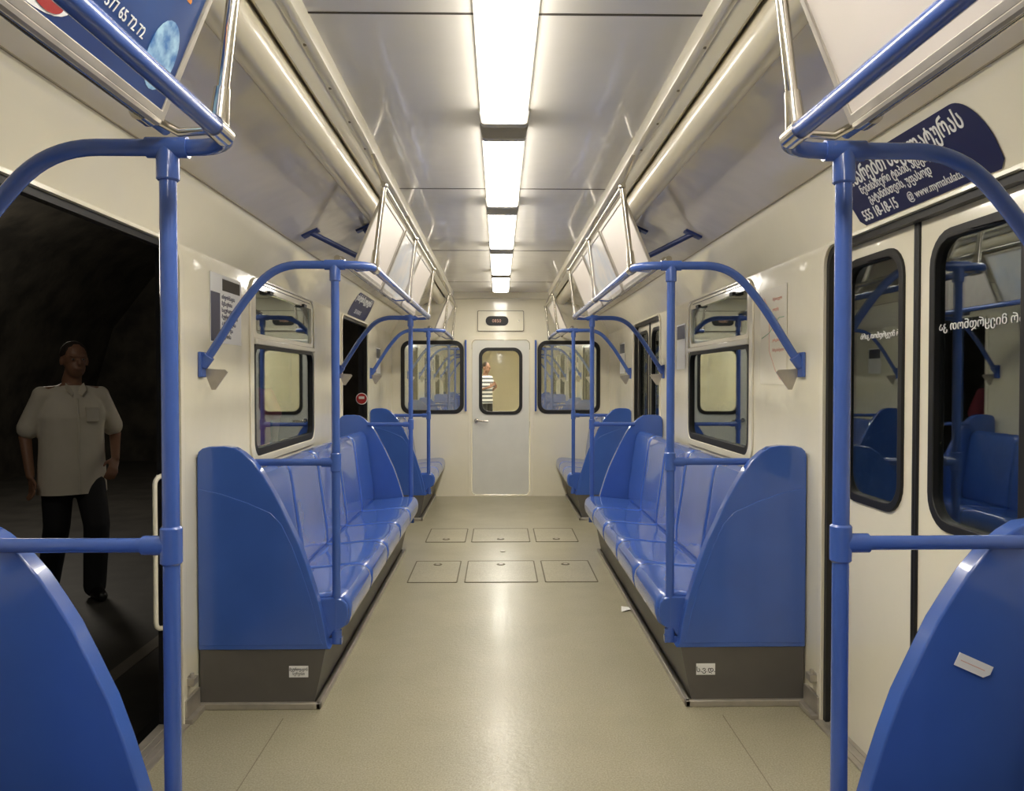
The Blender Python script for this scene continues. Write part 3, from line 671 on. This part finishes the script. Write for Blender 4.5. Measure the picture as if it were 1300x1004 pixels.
def person(loc, yaw, sc, label, J, shirt, trouser, sleeve=.8, collar=False, wide=1.0):
    r = root('person', loc, label, 'person')
    R = Matrix.Rotation(yaw, 4, 'Z')
    def fin(name, bm, m, par=None):
        for v in bm.verts: v.co = V(loc)+(R @ (v.co*sc))
        return obj(name, bm, m, par or r)
    bm = NB()
    hc = V(J['head'])
    ball(bm, hc+V((0, .012, .02)), .1, .76, .95, .98); ball(bm, hc+V((0, -.022, -.05)), .07, .82, .90, 1.0)
    ball(bm, hc+V((0, -.098, -.018)), .015, .8, 1.2, 1.6); ball(bm, hc+V((0, -.074, .022)), .05, 1.1, .30, .16)
    for q in (-1, 1): ball(bm, hc+V((q*.078, .01, -.01)), .022, .4, .8, 1.4)
    ball(bm, hc+V((0, -.083, -.060)), .022, 1.1, .4, .35)
    sweep(bm, [hc+V((0, .015, -.05)), V(J['neck'])], [.050, .060], 14)
    hy = J['hip'][1]; nz = J['neck'][2]; hz = J['hip'][2]
    loft(bm, [(0, hy, hz-.06, .13, .09), (0, hy, hz, .155, .10), (0, hy*.8, hz+.12, .14, .095), (0, hy*.5, hz+.25, .145, .10), (0, 0, nz-.20, .16, .11), (0, 0, nz-.10, .165, .10), (0, 0, nz-.05, .13, .08), (0, 0, nz-.01, .07, .06)])
    for q in ('L', 'R'):
        sh, el, wr = J['arm'+q]; limb(bm, [sh, el, wr], [.046, .038, .026]); limb(bm, [V((0, 0, sh[2])), sh], [.058, .046])
        hand(bm, wr, J['hand'+q], J['thumb'+q], .7)
        hp, kn, an = J['leg'+q]; limb(bm, [hp, kn, an], [.085, .055, .036])
        limb(bm, [V(an)+V((0, .02, -.03)), V(an)+V((0, -.13, -.045))], [.035, .028])
    fin('body', remesh(bm, .0075), M['skin'])
    b2 = NB(); ball(b2, hc+V((0, .026, .035)), .1, .82, .97, .92); b3 = remesh(b2, .008)
    bmesh.ops.delete(b3, geom=[v for v in b3.verts if v.co.y < hc.y-.045 and v.co.z < hc.z+.068 or v.co.z < hc.z-.045], context='VERTS')
    fin('hair', b3, M['hair'])
    for q in (-1, 1):
        b2 = NB(); ball(b2, hc+V((q*.030, -.077, .002)), .010, 1, .6, .6); e = fin('eye', b2, M['eye'])
        b2 = NB(); ball(b2, hc+V((q*.030, -.0825, .002)), .0050, 1, .5, 1, seg=8); fin('pupil', b2, M['hair'], e)
    bm = NB(); hem = J['hem']; W = wide
    loft(bm, [(0, hy, hem-.05, .188*W, .142*W), (0, hy, hem+.06, .186*W, .140*W), (0, hy*.7, hz+.10, .176*W, .132*W), (0, hy*.4, hz+.25, .174*W, .130*W), (0, 0, nz-.22, .182*W, .130*W), (0, 0, nz-.12, .176, .114), (0, 0, nz-.060, .135, .090), (0, 0, nz-.012, .072, .068)])
    for q in ('L', 'R'):
        sh, el, wr = [V(p) for p in J['arm'+q]]; limb(bm, [V((0, 0, sh.z)), sh+V((0, 0, -.008)), sh+(el-sh)*sleeve], [.066, .058, .070])
    b2 = remesh(bm, .010, 8)
    bmesh.ops.bisect_plane(b2, geom=b2.verts[:]+b2.edges[:]+b2.faces[:], plane_co=(0, 0, hem), plane_no=(0, 0, -1), clear_outer=True)
    sh_ = fin('shirt', b2, shirt)
    if collar:
        b2 = NB()
        for q in (-1, 1):
            vs = [b2.verts.new(p) for p in ((0, -.078, nz-.055), (q*.055, -.068, nz+.002), (q*.062, -.10, nz-.045), (q*.03, -.115, nz-.085))]
            b2.faces.new(vs if q > 0 else vs[::-1])
        fin('collar', b2, shirt, sh_)
        b2 = NB(); limb(b2, [(0, -.116, nz-.10), (0, -.135*W, nz-.25), (0, -.134*W, nz-.45), (0, -.142*W, hem+.01)], [.006, .006, .006, .006]); fin('button_placket', b2, shirt, sh_)
        b2 = NB(); box(b2, .045, .12, -.138*W, -.122, nz-.25, nz-.16); fin('pocket', b2, shirt, sh_)
    bm = NB()
    loft(bm, [(0, hy, hz-.12, .15, .11), (0, hy, hz-.02, .168, .12), (0, hy, hz+.08, .16, .115), (0, hy, hz+.13, .15, .11)])
    for q in ('L', 'R'):
        hp, kn, an = [V(p) for p in J['leg'+q]]; limb(bm, [hp, kn, an+V((0, 0, -.01))], [.104, .080, .070])
    fin('trousers', remesh(bm, .011, 5), trouser)
    for q in ('L', 'R'):
        an = V(J['leg'+q][2]); bm = NB(); limb(bm, [an+V((0, .035, -.035)), an+V((0, -.06, -.04)), an+V((0, -.145, -.048))], [.046, .045, .036])
        b2 = remesh(bm, .009, 3)
        for v in b2.verts: v.co.z = max(v.co.z, an.z-.085)
        fin('shoe', b2, M['shoe'])
    return r
J1 = dict(head=(.01, -.04, 1.580), neck=(0, 0, 1.43), hip=(0, 0, .90), hem=.71,
          armL=[(.175, 0, 1.360), (.285, .06, 1.08), (.215, -.16, .93)], handL=(-.35, -.5, -.8), thumbL=(-1, -.2, .3),
          armR=[(-.175, 0, 1.360), (-.255, .06, 1.08), (-.25, -.03, .84)], handR=(.1, -.1, -1), thumbR=(.2, -1, 0),
          legL=[(.085, 0, .88), (.10, -.15, .50), (.11, -.06, .086)], legR=[(-.085, 0, .88), (-.09, .02, .49), (-.08, .27, .086)])
person((-2.83, 5.16, -.16), math.radians(44), 1.0, 'man in a white short-sleeved shirt and black trousers standing on the dark platform', J1, M['shirt'], M['trouser'], collar=True, wide=1.10)
J2 = dict(head=(0, -.03, 1.585), neck=(0, 0, 1.43), hip=(0, 0, .90), hem=.80,
          armL=[(.165, 0, 1.365), (.205, -.04, 1.10), (.10, -.22, 1.16)], handL=(-.6, -.5, .6), thumbL=(-.3, .3, 1),
          armR=[(-.165, 0, 1.365), (-.205, -.04, 1.10), (-.10, -.22, 1.16)], handR=(.6, -.5, .6), thumbR=(.3, .3, 1),
          legL=[(.085, 0, .88), (.10, -.02, .48), (.10, .02, .086)], legR=[(-.085, 0, .88), (-.10, -.02, .48), (-.10, .02, .086)])
person((-.31, 16.8, 0), math.radians(50), .98, 'person in a navy and white striped shirt seen through the end door window', J2, M['stripe'], M['trouser'])
J3 = dict(head=(.0, -.03, 1.585), neck=(0, 0, 1.43), hip=(0, 0, .90), hem=.82,
          armL=[(.165, 0, 1.365), (.235, .03, 1.10), (.23, -.03, .86)], handL=(0, -.1, -1), thumbL=(-.2, -1, 0),
          armR=[(-.165, 0, 1.365), (-.235, .03, 1.10), (-.23, -.03, .86)], handR=(0, -.1, -1), thumbR=(.2, -1, 0),
          legL=[(.085, 0, .88), (.10, -.02, .48), (.10, .02, .086)], legR=[(-.085, 0, .88), (-.10, -.02, .48), (-.10, .02, .086)])
person((-2.42, 7.6, -.16), 0, .97, 'person in a pink shirt on the platform, glimpsed at the edge of the left window', J3, M['pink'], M['trouser'])

# ------------------------------------------------------------ lights
l = bpy.data.lights.new('platform_fill', 'SPOT'); l.energy = 42; l.spot_size = math.radians(70); l.spot_blend = .8; l.color = (1, .9, .75); l.shadow_soft_size = .5  # added fill spot brightening the man on the platform, no visible fixture
o = bpy.data.objects.new('platform_fill', l); col.objects.link(o); o.location = (-2.6, 2.2, 3.3)
o.rotation_euler = (V((-2.93, 5.16, .8))-V(o.location)).to_track_quat('-Z', 'Y').to_euler()
l = bpy.data.lights.new('station_fill', 'POINT'); l.energy = 90; l.color = (1, .9, .75); l.shadow_soft_size = .4  # added fill light so the dark vault shows dimly, no visible fixture
o = bpy.data.objects.new('station_fill', l); col.objects.link(o); o.location = (-5.0, 8.2, 2.6)
w = bpy.data.worlds.new('World'); C.scene.world = w; w.use_nodes = True
w.node_tree.nodes['Background'].inputs[0].default_value = (.9, .85, .75, 1); w.node_tree.nodes['Background'].inputs[1].default_value = .02
# ------------------------------------------------------------ camera
cd = bpy.data.cameras.new('Camera'); cam = bpy.data.objects.new('Camera', cd); col.objects.link(cam)
cd.sensor_fit = 'HORIZONTAL'; cd.sensor_width = 36; cd.lens = 987*36/1300; cd.clip_start = .02
cam.location = (-.0186, 0, H)
cam.rotation_euler = (math.radians(90-1.16), 0, math.radians(-.957))
C.scene.camera = cam
C.scene.view_settings.view_transform = 'Standard'
